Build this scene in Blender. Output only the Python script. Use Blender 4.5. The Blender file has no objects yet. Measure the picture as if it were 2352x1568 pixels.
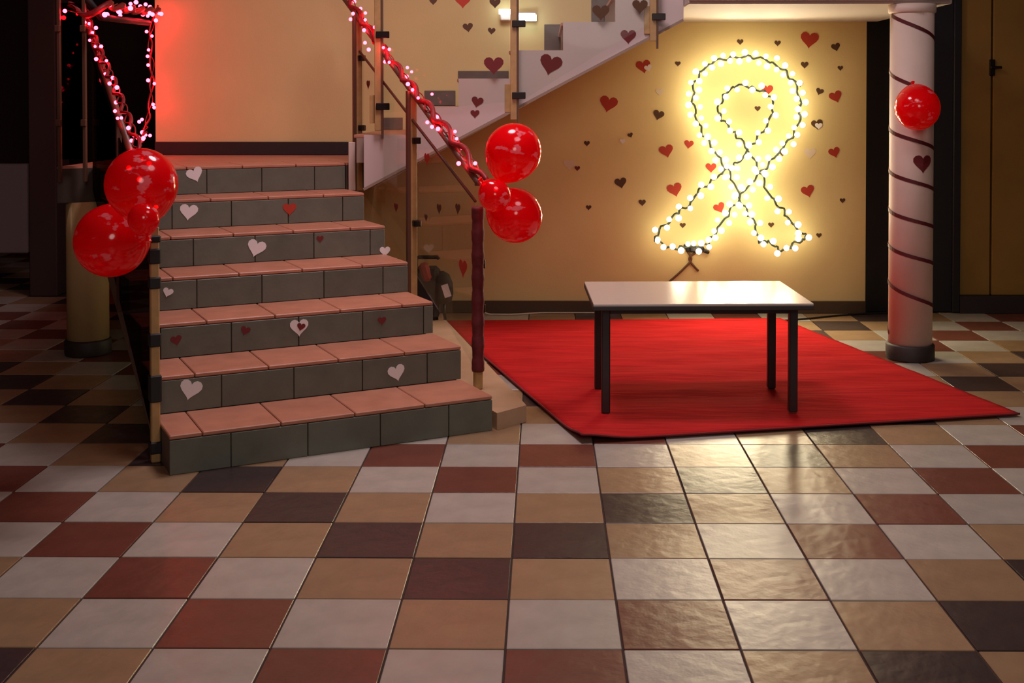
import bpy, bmesh, math, random
from mathutils import Vector, Matrix
random.seed(7)

# ------------------------------------------------------------------ camera
IMG_W, IMG_H = 2352.0, 1568.0
F, PX, PY, YAW, PITCH, CAMZ = 2710.0, 1230.0, 286.6, 0.0073, 0.02, 1.7
scene = bpy.context.scene
C = scene.collection
cd = bpy.data.cameras.new('camera'); cam = bpy.data.objects.new('camera', cd); C.objects.link(cam)
cd.sensor_width = 36.0; cd.lens = F / IMG_W * 36.0
cd.shift_x = (IMG_W / 2 - PX) / IMG_W
cd.shift_y = -(IMG_H / 2 - PY) / IMG_W
cd.clip_start = 0.05
cam.location = (0, 0, CAMZ); cam.rotation_euler = (math.pi / 2 - PITCH, 0, YAW)
scene.camera = cam
# ------------------------------------------------------------------ light
w = bpy.data.worlds.new('world'); scene.world = w; w.use_nodes = True
w.node_tree.nodes['Background'].inputs[0].default_value = (1.0, 0.72, 0.6, 1)
w.node_tree.nodes['Background'].inputs[1].default_value = 0.030
def area(name, loc, target, size, power, col, spread=180):
    l = bpy.data.lights.new(name, 'AREA'); l.shape = 'DISK'; l.size = size; l.energy = power; l.color = col; l.spread = math.radians(spread)
    o = bpy.data.objects.new(name, l); C.objects.link(o); o.location = loc
    o.rotation_euler = (Vector(target) - Vector(loc)).to_track_quat('-Z', 'Y').to_euler()
    return o
area('hall_ceiling_light', (0.9, 3.9, 4.75), (0.8, 4.6, 0), 1.6, 32, (1.0, 0.78, 0.82), 135)
area('rear_fill_light', (0.8, -2.6, 3.6), (0.6, 6.0, 1.2), 2.2, 84, (1.0, 0.82, 0.78))  # added fill lamp behind the camera, brightens back wall and column
area('stair_ceiling_light', (-0.5, 6.4, 4.8), (-0.6, 7.0, 0), 1.2, 70, (1.0, 0.80, 0.86), 150)
RIBBON_POWER, RED_POWER = 11.0, 46.0
scene.view_settings.view_transform = 'Standard'; scene.view_settings.look = 'None'
scene.view_settings.exposure = 0.0; scene.view_settings.gamma = 1.0
scene.view_settings.use_curve_mapping = False

# ------------------------------------------------------------------ helpers
cyw, syw = math.cos(YAW), math.sin(YAW); cpt, spt = math.cos(PITCH), math.sin(PITCH)
def ray(px, py):
    x, y, z = (px - PX) / F, 1.0, -(py - PY) / F
    y, z = cpt * y + spt * z, -spt * y + cpt * z
    return Vector((cyw * x - syw * y, syw * x + cyw * y, z))
def at(px, py, Y):
    r = ray(px, py); k = Y / r.y
    return Vector((r.x * k, Y, CAMZ + r.z * k))
def at_plane(px, py, p0, n):
    r = ray(px, py); o = Vector((0, 0, CAMZ)); k = (Vector(p0) - o).dot(n) / r.dot(n)
    return o + r * k
def at_floor(px, py, z=0.0):
    return at_plane(px, py, (0, 0, z), Vector((0, 0, 1)))
def project(p):
    X, Y, Z = p[0], p[1], p[2] - CAMZ
    x, y = cyw * X + syw * Y, -syw * X + cyw * Y
    y, z = cpt * y - spt * Z, spt * y + cpt * Z
    return PX + F * x / y, PY - F * z / y

def mesh_obj(name, verts, faces, mat=None, parent=None, smooth=False):
    me = bpy.data.meshes.new(name); me.from_pydata([tuple(v) for v in verts], [], faces); me.validate(); me.update()
    o = bpy.data.objects.new(name, me); C.objects.link(o)
    if mat: me.materials.append(mat)
    if smooth:
        for p in me.polygons: p.use_smooth = True
    if parent: o.parent = parent; o.matrix_parent_inverse = parent.matrix_world.inverted()
    return o
def bm_obj(name, bm, mat=None, parent=None, smooth=False):
    bmesh.ops.recalc_face_normals(bm, faces=bm.faces)
    me = bpy.data.meshes.new(name); bm.to_mesh(me); bm.free()
    if mat: me.materials.append(mat)
    if smooth:
        for p in me.polygons: p.use_smooth = True
    o = bpy.data.objects.new(name, me); C.objects.link(o)
    if parent: o.parent = parent; o.matrix_parent_inverse = parent.matrix_world.inverted()
    return o
def share(o, name, loc, parent=None, rot=None, scale=None):
    c = bpy.data.objects.new(name, o.data); C.objects.link(c)
    c.location = loc
    if rot: c.rotation_euler = rot
    if scale: c.scale = scale
    if parent: c.parent = parent; c.matrix_parent_inverse = parent.matrix_world.inverted()
    return c
def empty(name, loc=(0, 0, 0)):
    o = bpy.data.objects.new(name, None); C.objects.link(o); o.location = loc; o.empty_display_size = 0.1
    bpy.context.view_layer.update()
    return o
def tag(o, label=None, cat=None, group=None, kind=None):
    if label: o['label'] = label
    if cat: o['category'] = cat
    if group: o['group'] = group
    if kind: o['kind'] = kind
    return o
def add_box(bm, c, size, axes=None, bevel=0.0):
    c = Vector(c); h = [s / 2 for s in size]
    ax = axes or (Vector((1, 0, 0)), Vector((0, 1, 0)), Vector((0, 0, 1)))
    m = Matrix((ax[0], ax[1], ax[2])).transposed().to_4x4()
    r = bmesh.ops.create_cube(bm, size=1.0)
    vs = r['verts']
    bmesh.ops.scale(bm, vec=size, verts=vs)
    if bevel > 0:
        es = list({e for v in vs for e in v.link_edges})
        rb = bmesh.ops.bevel(bm, geom=es, offset=bevel, segments=1, affect='EDGES')
        vs = list({v for f in rb['faces'] for v in f.verts} | {v for v in vs if v.is_valid})
    bmesh.ops.transform(bm, matrix=Matrix.Translation(c) @ m, verts=vs)
    return vs
def box(name, lo, hi, mat, parent=None, bevel=0.0):
    bm = bmesh.new(); lo = Vector(lo); hi = Vector(hi)
    add_box(bm, (lo + hi) / 2, hi - lo, None, bevel)
    return bm_obj(name, bm, mat, parent)
def obox(name, c, size, axes, mat, parent=None, bevel=0.0):
    bm = bmesh.new(); add_box(bm, c, size, axes, bevel)
    return bm_obj(name, bm, mat, parent)
def prism(name, pts, off, mat, parent=None):
    """closed polygon pts (3D) extruded by vector off"""
    n = len(pts); off = Vector(off)
    v = [Vector(p) for p in pts] + [Vector(p) + off for p in pts]
    f = [tuple(range(n)), tuple(range(2 * n - 1, n - 1, -1))] + [(i, i + n, (i + 1) % n + n, (i + 1) % n) for i in range(n)]
    bm = bmesh.new(); bv = [bm.verts.new(p) for p in v]
    for q in f: bm.faces.new([bv[i] for i in q])
    return bm_obj(name, bm, mat, parent)
def tube_data(pts, rad, seg=8, closed=False):
    pts = [Vector(p) for p in pts]; n = len(pts); V = []; Fc = []
    rads = rad if isinstance(rad, (list, tuple)) else [rad] * n
    up = Vector((0, 0, 1)); prev = None
    for i, p in enumerate(pts):
        if closed: t = pts[(i + 1) % n] - pts[i - 1]
        else: t = pts[min(i + 1, n - 1)] - pts[max(i - 1, 0)]
        if t.length < 1e-9: t = Vector((0, 0, 1))
        t.normalize()
        if prev is None:
            nrm = t.cross(up)
            if nrm.length < 1e-3: nrm = t.cross(Vector((1, 0, 0)))
        else: nrm = prev - t * prev.dot(t)
        nrm.normalize(); prev = nrm; bn = t.cross(nrm)
        for k in range(seg):
            a = 2 * math.pi * k / seg
            V.append(p + (nrm * math.cos(a) + bn * math.sin(a)) * rads[i])
    m = n if closed else n - 1
    for i in range(m):
        j = (i + 1) % n
        for k in range(seg):
            Fc.append((i * seg + k, i * seg + (k + 1) % seg, j * seg + (k + 1) % seg, j * seg + k))
    if not closed:
        Fc.append(tuple(range(seg))[::-1]); Fc.append(tuple((n - 1) * seg + k for k in range(seg)))
    return V, Fc
def tube(name, pts, rad, mat, parent=None, seg=8, closed=False):
    V, Fc = tube_data(pts, rad, seg, closed)
    return mesh_obj(name, V, Fc, mat, parent, True)
def lathe(name, prof, c, mat, parent=None, seg=40, smooth=True):
    V = []; Fc = []; c = Vector(c)
    for r, z in prof:
        for k in range(seg):
            a = 2 * math.pi * k / seg
            V.append(c + Vector((r * math.cos(a), r * math.sin(a), z)))
    for i in range(len(prof) - 1):
        for k in range(seg):
            Fc.append((i * seg + k, i * seg + (k + 1) % seg, (i + 1) * seg + (k + 1) % seg, (i + 1) * seg + k))
    Fc.append(tuple(range(seg))[::-1]); Fc.append(tuple((len(prof) - 1) * seg + k for k in range(seg)))
    o = mesh_obj(name, V, Fc, mat, parent, smooth)
    return o
def smooth_path(pts, n=8, closed=False):
    pts = [Vector(p) for p in pts]; out = []; N = len(pts)
    rng = N if closed else N - 1
    for i in range(rng):
        p0 = pts[(i - 1) % N] if (closed or i > 0) else pts[0]
        p1 = pts[i]; p2 = pts[(i + 1) % N]
        p3 = pts[(i + 2) % N] if (closed or i + 2 < N) else pts[-1]
        for k in range(n):
            t = k / n
            out.append(0.5 * ((2 * p1) + (p2 - p0) * t + (2 * p0 - 5 * p1 + 4 * p2 - p3) * t * t + (3 * p1 - p0 - 3 * p2 + p3) * t ** 3))
    if not closed: out.append(pts[-1])
    return out
def resample(pts, step):
    out = [pts[0]]; acc = 0.0
    for a, b in zip(pts[:-1], pts[1:]):
        L = (b - a).length; d = step - acc
        while d <= L:
            out.append(a.lerp(b, d / L)); d += step
        acc = (acc + L) % step if L + acc >= step else acc + L
    return out

# ------------------------------------------------------------------ materials
def mat(name, col, rough=0.5, metal=0.0, noise=0.0, nscale=20.0, bump=0.0, bscale=60.0, rand=0.0, spec=0.5, emis=None, estr=0.0, coord='Object', stretch=None):
    m = bpy.data.materials.new(name); m.use_nodes = True; nt = m.node_tree; N = nt.nodes; L = nt.links
    b = N['Principled BSDF']; b.inputs['Roughness'].default_value = rough; b.inputs['Metallic'].default_value = metal
    b.inputs['Specular IOR Level'].default_value = spec
    b.inputs['Base Color'].default_value = (*col, 1)
    if emis: b.inputs['Emission Color'].default_value = (*emis, 1); b.inputs['Emission Strength'].default_value = estr
    src = None
    if noise > 0 or bump > 0:
        tc = N.new('ShaderNodeTexCoord'); src = tc.outputs[coord]
        if stretch:
            mp = N.new('ShaderNodeMapping'); mp.inputs['Scale'].default_value = stretch; L.new(src, mp.inputs[0]); src = mp.outputs[0]
    if noise > 0 or rand > 0:
        hsv = N.new('ShaderNodeHueSaturation'); hsv.inputs['Color'].default_value = (*col, 1)
        val = None
        if noise > 0:
            nz = N.new('ShaderNodeTexNoise'); nz.inputs['Scale'].default_value = nscale; nz.inputs['Detail'].default_value = 4
            L.new(src, nz.inputs['Vector'])
            mr = N.new('ShaderNodeMapRange'); mr.inputs[1].default_value = 0.25; mr.inputs[2].default_value = 0.75
            mr.inputs[3].default_value = 1 - noise; mr.inputs[4].default_value = 1 + noise
            L.new(nz.outputs[0], mr.inputs[0]); val = mr.outputs[0]
        if rand > 0:
            oi = N.new('ShaderNodeObjectInfo'); mr2 = N.new('ShaderNodeMapRange')
            mr2.inputs[3].default_value = 1 - rand; mr2.inputs[4].default_value = 1 + rand
            L.new(oi.outputs['Random'], mr2.inputs[0])
            if val is None: val = mr2.outputs[0]
            else:
                mm = N.new('ShaderNodeMath'); mm.operation = 'MULTIPLY'; L.new(val, mm.inputs[0]); L.new(mr2.outputs[0], mm.inputs[1]); val = mm.outputs[0]
        L.new(val, hsv.inputs['Value']); L.new(hsv.outputs[0], b.inputs['Base Color'])
    if bump > 0:
        n2 = N.new('ShaderNodeTexNoise'); n2.inputs['Scale'].default_value = bscale; n2.inputs['Detail'].default_value = 3
        L.new(src, n2.inputs['Vector'])
        bp = N.new('ShaderNodeBump'); bp.inputs['Strength'].default_value = bump; bp.inputs['Distance'].default_value = 0.01
        L.new(n2.outputs[0], bp.inputs['Height']); L.new(bp.outputs[0], b.inputs['Normal'])
    return m
def emit_mat(name, col, strength):
    m = bpy.data.materials.new(name); m.use_nodes = True; nt = m.node_tree; nt.nodes.clear()
    e = nt.nodes.new('ShaderNodeEmission'); o = nt.nodes.new('ShaderNodeOutputMaterial')
    e.inputs[0].default_value = (*col, 1); e.inputs[1].default_value = strength
    nt.links.new(e.outputs[0], o.inputs[0]); return m
def glass_mat(name, tint=(0.96, 0.98, 0.96), refl=0.10):
    m = bpy.data.materials.new(name); m.use_nodes = True; nt = m.node_tree; nt.nodes.clear(); N = nt.nodes; L = nt.links
    t = N.new('ShaderNodeBsdfTransparent'); t.inputs[0].default_value = (*tint, 1)
    g = N.new('ShaderNodeBsdfGlossy'); g.inputs['Roughness'].default_value = 0.03
    fr = N.new('ShaderNodeFresnel'); fr.inputs[0].default_value = 1.35
    f = N.new('ShaderNodeMath'); f.operation = 'MULTIPLY'; f.inputs[1].default_value = 0.14; f.use_clamp = True; L.new(fr.outputs[0], f.inputs[0])
    x = N.new('ShaderNodeMixShader'); o = N.new('ShaderNodeOutputMaterial')
    L.new(f.outputs[0], x.inputs[0]); L.new(t.outputs[0], x.inputs[1]); L.new(g.outputs[0], x.inputs[2]); L.new(x.outputs[0], o.inputs[0])
    return m
M = {}
M['wall'] = mat('cream_wall_paint', (0.77, 0.62, 0.28), 0.7, noise=0.05, nscale=2.0, bump=0.08, bscale=80)
M['mortar'] = mat('floor_grout', (0.045, 0.022, 0.015), 0.9)
tile_bump = dict(bump=0.35, bscale=14.0, rand=0.08, noise=0.12, nscale=7.0)
M['t_dark'] = mat('tile_anthracite', (0.046, 0.032, 0.030), 0.31, **tile_bump)
M['t_tan'] = mat('tile_tan', (0.30, 0.195, 0.105), 0.31, **tile_bump)
M['t_pale'] = mat('tile_pale', (0.40, 0.37, 0.31), 0.31, **tile_bump)
M['t_brown'] = mat('tile_red_brown', (0.15, 0.050, 0.032), 0.31, **tile_bump)
M['riser'] = mat('riser_tile_grey', (0.130, 0.140, 0.105), 0.45, noise=0.12, nscale=9, rand=0.08, bump=0.15, bscale=30)
M['tread'] = mat('tread_tile_salmon', (0.46, 0.20, 0.12), 0.45, noise=0.12, nscale=9, rand=0.07, bump=0.15, bscale=30)
M['concrete'] = mat('stair_core_grout', (0.15, 0.10, 0.08), 0.85)
M['soffit'] = mat('stair_soffit_paint', (0.30, 0.22, 0.17), 0.8)
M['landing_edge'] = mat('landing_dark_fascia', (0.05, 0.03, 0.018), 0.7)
M['plinth'] = mat('plinth_tile', (0.50, 0.33, 0.20), 0.5, noise=0.1, nscale=6)
M['stringer'] = mat('lilac_grey_stringer_paint', (0.56, 0.47, 0.44), 0.6, noise=0.04, nscale=3)
M['white_trim'] = mat('white_trim_paint', (0.72, 0.60, 0.52), 0.5)
M['slab'] = mat('slab_paint', (0.47, 0.41, 0.36), 0.7)
M['black_base'] = mat('dark_baseboard', (0.022, 0.014, 0.013), 0.6)
M['brown_base'] = mat('brown_baseboard', (0.07, 0.040, 0.018), 0.5)
M['skirt'] = mat('grey_skirting_tile', (0.15, 0.115, 0.095), 0.5, noise=0.15, nscale=15)
M['carpet'] = mat('red_carpet', (0.42, 0.016, 0.017), 1.0, noise=0.25, nscale=6.0, bump=0.5, bscale=9.0, stretch=(0.5, 4.0, 1.0), spec=0.03)
M['carpet_edge'] = mat('carpet_hem', (0.16, 0.008, 0.01), 0.9)
M['tabletop'] = mat('pale_laminate', (0.62, 0.55, 0.48), 0.16, bump=0.04, bscale=20)
M['table_edge'] = mat('table_edge_dark', (0.035, 0.032, 0.028), 0.5)
M['table_leg'] = mat('table_leg_steel', (0.030, 0.022, 0.022), 0.4)
M['post_wood'] = mat('post_brass_wood', (0.42, 0.26, 0.10), 0.4, noise=0.15, nscale=20)
M['rail'] = mat('dark_brown_rail', (0.10, 0.045, 0.025), 0.45)
M['maroon'] = mat('maroon_fabric_wrap', (0.13, 0.012, 0.016), 0.7, noise=0.3, nscale=30)
M['tape'] = mat('black_tape', (0.008, 0.008, 0.008), 0.6)
M['clip'] = mat('glass_clip_dark', (0.02, 0.014, 0.012), 0.35, metal=0.6)
M['glass'] = glass_mat('clear_glass')
M['smoked'] = glass_mat('smoked_brown_glass', (0.22, 0.13, 0.11))
M['garland'] = mat('red_tinsel_rope', (0.24, 0.010, 0.012), 0.5, noise=0.4, nscale=40)
M['cord'] = mat('red_cord', (0.25, 0.01, 0.012), 0.5)
M['red_bulb'] = emit_mat('red_fairy_bulb', (1.0, 0.016, 0.040), RED_POWER)
M['white_bulb'] = emit_mat('warm_white_bulb', (1.0, 0.84, 0.53), RIBBON_POWER)
M['wire'] = mat('dark_green_wire', (0.012, 0.022, 0.015), 0.5)
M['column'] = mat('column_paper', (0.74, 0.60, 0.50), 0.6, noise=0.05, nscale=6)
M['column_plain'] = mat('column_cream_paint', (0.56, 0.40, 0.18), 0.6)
M['column_base'] = mat('column_base_dark', (0.030, 0.022, 0.018), 0.6)
M['ribbon_line'] = mat('dark_red_band', (0.10, 0.008, 0.010), 0.6)
M['heart_red'] = mat('red_paper', (0.42, 0.035, 0.012), 0.7)
M['heart_maroon'] = mat('maroon_paper', (0.15, 0.012, 0.014), 0.7)
M['heart_brown'] = mat('dark_brown_paper', (0.085, 0.035, 0.010), 0.7)
M['heart_white'] = mat('white_paper', (0.80, 0.76, 0.74), 0.7)
M['heart_pale'] = mat('pale_paper', (0.72, 0.60, 0.45), 0.7)
M['black_door'] = mat('black_door_panel', (0.006, 0.006, 0.008), 0.5)
M['dark_wood'] = mat('dark_yellow_wood', (0.27, 0.15, 0.022), 0.6, noise=0.15, nscale=3)
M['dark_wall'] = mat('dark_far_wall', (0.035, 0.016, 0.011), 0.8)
M['grey_panel'] = mat('grey_far_panel', (0.45, 0.34, 0.34), 0.7)
M['black_plastic'] = mat('black_plastic', (0.010, 0.009, 0.009), 0.4)
M['black_fabric'] = mat('black_bag_fabric', (0.016, 0.011, 0.010), 0.8)
M['red_cloth'] = mat('red_cloth', (0.25, 0.02, 0.02), 0.8)
M['white_cable'] = mat('white_cable', (0.65, 0.52, 0.42), 0.5)
M['brown_cable'] = mat('brown_cable', (0.12, 0.05, 0.02), 0.5)
M['ceiling'] = mat('hall_ceiling_paint', (0.5, 0.42, 0.36), 0.8)
M['lamp_tube'] = emit_mat('white_lamp_tube', (0.85, 0.97, 1.0), 9.0)
def balloon_mat():
    m = bpy.data.materials.new('red_balloon_latex'); m.use_nodes = True; nt = m.node_tree; N = nt.nodes; L = nt.links
    b = N['Principled BSDF']; b.inputs['Roughness'].default_value = 0.12
    b.inputs['Coat Weight'].default_value = 0.5; b.inputs['Coat Roughness'].default_value = 0.06
    tc = N.new('ShaderNodeTexCoord')
    nz = N.new('ShaderNodeTexNoise'); nz.inputs['Scale'].default_value = 11.0; nz.inputs['Detail'].default_value = 3.0
    mp = N.new('ShaderNodeMapping'); mp.inputs['Scale'].default_value = (1, 1, 1.6)
    oi = N.new('ShaderNodeObjectInfo'); ad = N.new('ShaderNodeVectorMath'); ad.operation = 'ADD'
    mu = N.new('ShaderNodeVectorMath'); mu.operation = 'SCALE'; mu.inputs['Scale'].default_value = 13.0
    L.new(oi.outputs['Location'], mu.inputs[0]); L.new(tc.outputs['Object'], ad.inputs[0]); L.new(mu.outputs[0], ad.inputs[1])
    L.new(ad.outputs[0], mp.inputs[0]); L.new(mp.outputs[0], nz.inputs['Vector'])
    cr = N.new('ShaderNodeValToRGB'); cr.color_ramp.elements[0].position = 0.615; cr.color_ramp.elements[1].position = 0.645
    cr.color_ramp.elements[0].color = (0.95, 0.003, 0.010, 1); cr.color_ramp.elements[1].color = (0.95, 0.30, 0.36, 1)
    L.new(nz.outputs[0], cr.inputs[0]); L.new(cr.outputs[0], b.inputs['Base Color'])
    tr = N.new('ShaderNodeBsdfTranslucent'); tr.inputs[0].default_value = (1.0, 0.006, 0.012, 1)
    tp = N.new('ShaderNodeBsdfTransparent'); tp.inputs[0].default_value = (1.0, 0.02, 0.03, 1)
    mx = N.new('ShaderNodeMixShader'); mx.inputs[0].default_value = 0.38
    m2 = N.new('ShaderNodeMixShader'); m2.inputs[0].default_value = 0.30
    L.new(tr.outputs[0], m2.inputs[1]); L.new(tp.outputs[0], m2.inputs[2]); m2.inputs[0].default_value = 0.45
    mx.inputs[0].default_value = 0.52
    L.new(b.outputs[0], mx.inputs[1]); L.new(m2.outputs[0], mx.inputs[2]); L.new(mx.outputs[0], N['Material Output'].inputs[0])
    return m
M['balloon'] = balloon_mat()

# ------------------------------------------------------------------ setting
WALL_Y = 9.45
T = CAMZ / 4.653          # floor tile module
OX, OY = 0.3296 * T, 9.938 * T
fl = box('floor', (-7.0, 0.4, -0.12), (6.5, 13.5, -0.006), M['mortar']); tag(fl, kind='structure')
tag(fl, 'tiled hall floor in diamond rings of pale, tan, red-brown and dark tiles')
seq = ['t_dark', 't_tan', 't_pale', 't_brown', 't_pale', 't_tan']
def tile_box(bm, c):
    g = 0.008
    vs = add_box(bm, c, (T - g, T - g, 0.02), None, 0.0)
protos = {}
for k in ('t_dark', 't_tan', 't_pale', 't_brown'):
    bm = bmesh.new(); add_box(bm, (0, 0, 0), (T - 0.007, T - 0.007, 0.016), None, 0.002)
    bmesh.ops.recalc_face_normals(bm, faces=bm.faces)
    me = bpy.data.meshes.new('floor_tile'); bm.to_mesh(me); bm.free(); me.materials.append(M[k]); protos[k] = me
cells = []
for r in range(-6, 28):
    for c in range(-18, 18):
        x = (c + 0.5) * T - OX; y = (r - 0.5) * T + OY
        if not (-6.8 < x < 6.3 and 0.6 < y < 13.3): continue
        q = [project((x + a * T / 2, y + b * T / 2, 0)) for a, b in ((-1, -1), (1, -1), (1, 1), (-1, 1))]
        ar = 0.5 * abs(sum(q[i][0] * q[(i + 1) % 4][1] - q[(i + 1) % 4][0] * q[i][1] for i in range(4)))
        cx_, cy_ = sum(p[0] for p in q) / 4, sum(p[1] for p in q) / 4
        vis = any(-5 < p[0] < IMG_W + 5 and 0 < p[1] < IMG_H + 5 for p in q)
        und = (0.1 < x < 2.2 and 6.6 < y < 8.8)
        cells.append((ar if vis and not und and y > 2.5 else 0.0, c, r, x, y))
cells.sort(key=lambda q: -q[0])
rest = {k: bmesh.new() for k in protos}
for i, (ar, c, r, x, y) in enumerate(cells):
    k = seq[(abs(c + 1) - (r - 2)) % 6]
    z = -0.008 + random.uniform(-0.0012, 0.0008)
    if i < 300 and ar > 0:
        o = bpy.data.objects.new('floor_tile', protos[k]); C.objects.link(o); o.location = (x, y, z); o.parent = fl
        o.rotation_euler = (random.uniform(-.002, .002), random.uniform(-.002, .002), 0)
    else:
        add_box(rest[k], (x, y, z), (T - 0.009, T - 0.009, 0.016), None, 0.0)
for k in protos:
    o = bm_obj('far_floor_tiles', rest[k], M[k], fl); o['kind'] = 'stuff'

tag(box('wall_back', (-3.12, WALL_Y, 0), (2.575, WALL_Y + 0.18, 4.9), M['wall']), 'cream yellow back wall behind the stairs and the light ribbon', kind='structure')
tag(box('baseboard_back', (-1.1, WALL_Y - 0.02, 0), (2.575, WALL_Y, 0.10), M['brown_base'], None, 0.004), 'dark brown baseboard along the foot of the cream wall', kind='structure')
tag(box('wall_left', (-6.95, 0.5, 0), (-6.8, 13.4, 4.9), M['dark_wall']), 'dark side wall far to the left', kind='structure')
tag(box('wall_far', (-6.8, 13.2, 0), (6.2, 13.4, 4.9), M['dark_wall']), 'unlit far wall beyond the stairs', kind='structure')
tag(box('wall_front', (-6.8, 0.42, 0), (6.2, 0.5, 0.02), M['dark_wall']), kind='structure') if False else None
# unlit door and wood panelling to the right of the cream wall
d = empty('door_1', (2.95, WALL_Y + 0.05, 0)); tag(d, 'tall black doorway panel at the right end of the cream wall', kind='structure')
box('door_panel', (2.58, WALL_Y + 0.03, 0.01), (3.27, WALL_Y + 0.10, 4.85), M['black_door'], d)
box('door_frame', (3.27, WALL_Y - 0.01, 0.01), (3.33, WALL_Y + 0.12, 4.85), M['black_door'], d, 0.006)
d2 = empty('door_2', (3.9, WALL_Y + 0.05, 0)); tag(d2, 'dark yellow-brown wooden double door at the far right', kind='structure')
for x0, x1 in ((3.34, 3.585), (3.60, 4.35), (4.365, 5.1)):
    box('door_leaf', (x0, WALL_Y + 0.04, 0.14), (x1, WALL_Y + 0.09, 2.55), M['dark_wood'], d2, 0.006)
hp = at(2279, 155, WALL_Y + 0.03)
bmh = bmesh.new(); add_box(bmh, hp, (0.045, 0.02, 0.13), None, 0.005); add_box(bmh, hp + Vector((0.02, -0.03, 0)), (0.09, 0.025, 0.022), None, 0.005)
bm_obj('door_handle', bmh, M['clip'], d2)
tag(box('wall_right', (5.1, 0.5, 0), (5.25, 13.3, 4.9), M['dark_wall']), 'dark side wall at the far right', kind='structure')
tag(box('wall_right_back', (3.33, WALL_Y + 0.09, 0), (5.1, WALL_Y + 0.2, 4.9), M['dark_wall']), 'dark wall around the wooden double door', kind='structure')
tag(box('baseboard_right', (3.33, WALL_Y - 0.01, 0), (5.1, WALL_Y + 0.04, 0.14), M['black_base'], None, 0.004), 'black baseboard under the wooden double door', kind='structure')
tag(box('ceiling', (-6.9, 0.5, 4.9), (5.2, 13.4, 5.05), M['ceiling']), 'hall ceiling high above the stairs', kind='structure')

# ------------------------------------------------------------------ lower staircase
ANG = math.radians(27.5)
A = Vector((-math.sin(ANG), math.cos(ANG), 0)); B = Vector((math.cos(ANG), math.sin(ANG), 0)); Z = Vector((0, 0, 1))
R1 = Vector((-0.27, 6.07, 0)); RISE, RUN, SW = 0.1815, 0.405, 1.62
LAND = RISE * 7
def sp(t, s, z):   # t up the flight from first nosing, s from right end to the left
    return R1 + A * t - B * s + Z * z
stair = empty('staircase', R1); tag(stair, 'wide tiled lower staircase with salmon treads and grey risers rising to the landing', 'staircase')
joint = [0.245, 0.20, 0.06, 0.16, 0.10, 0.15, 0.22]
tw = T
for k in range(1, 8):
    t0 = (k - 1) * RUN; t1 = t0 + RUN
    z0, z1 = (k - 1) * RISE, k * RISE
    core = obox('step', sp((t0 + t1) / 2 + 0.006, SW / 2, (z0 + z1) / 2 - 0.011), (RUN, SW - 0.01, RISE - 0.020), (A, B, Z), M['concrete'], stair)
    cuts = [0.0] + [joint[k - 1] + i * tw for i in range(6) if 0.03 < joint[k - 1] + i * tw < SW - 0.05] + [SW]
    for s0, s1 in zip(cuts[:-1], cuts[1:]):
        obox('riser_tile', sp(t0 - 0.004, (s0 + s1) / 2, (z0 + z1) / 2 - 0.011), (0.014, s1 - s0 - 0.005, RISE - 0.024), (A, B, Z), M['riser'], core, 0.002)
    joff = (joint[k - 1] + 0.13) % tw
    cuts = [0.0] + [joff + i * tw for i in range(6) if 0.03 < joff + i * tw < SW - 0.05] + [SW]
    for s0, s1 in zip(cuts[:-1], cuts[1:]):
        obox('tread_tile', sp((t0 + t1) / 2 - 0.012, (s0 + s1) / 2, z1 - 0.010), (RUN - 0.004, s1 - s0 - 0.005, 0.020), (A, B, Z), M['tread'], core, 0.004)
pr = [sp(0.02, 0.01, 0.001), sp(0.42, 0.01, 0.001), sp(6.25 * RUN, 0.01, LAND - 0.52), sp(6.25 * RUN, 0.01, LAND - 0.30), sp(0.05, 0.01, 0.02)]
prism('flight_slab', pr, -B * (SW - 0.02), M['soffit'], stair)
# landing
N7R, N7L = sp(6 * RUN, 0, 0), sp(6 * RUN, SW, 0)
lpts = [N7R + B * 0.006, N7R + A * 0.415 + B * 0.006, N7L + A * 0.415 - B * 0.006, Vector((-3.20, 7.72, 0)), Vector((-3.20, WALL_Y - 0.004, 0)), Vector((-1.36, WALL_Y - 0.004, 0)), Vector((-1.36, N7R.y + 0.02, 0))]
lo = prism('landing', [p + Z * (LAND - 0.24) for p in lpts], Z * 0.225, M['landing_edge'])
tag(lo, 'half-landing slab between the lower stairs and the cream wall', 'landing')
prism('tile_surface', [p + Z * (LAND - 0.015) for p in lpts], Z * 0.014, M['tread'], lo)
tag(box('baseboard_landing', (-3.12, WALL_Y - 0.03, LAND), (at(801, 330, WALL_Y).x, WALL_Y, LAND + 0.105), M['black_base'], None, 0.004), 'black baseboard along the landing below the pale pink wall', kind='structure')
e0 = at(801, 326, 8.22); e1 = at(817, 437, 8.22)
tag(box('trim_1', (e0.x, 8.20, e1.z), (e1.x, 8.215, e0.z), M['white_trim'], None, 0.004), 'white edge board at the right end of the landing', kind='structure')
# low plinth beside the stairs
pl = [sp(-0.02, -0.02, 0), at_floor(1209, 969), Vector((-0.80, 8.95, 0)), Vector((-0.95, WALL_Y - 0.03, 0)), Vector((-1.75, WALL_Y - 0.03, 0)), sp(6.3 * RUN, -0.02, 0)]
po = prism('plinth', [p + Z * 0.001 for p in pl], Z * 0.089, M['plinth']); tag(po, 'low tan plinth beside the stairs carrying the right newel post', 'plinth')

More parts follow.
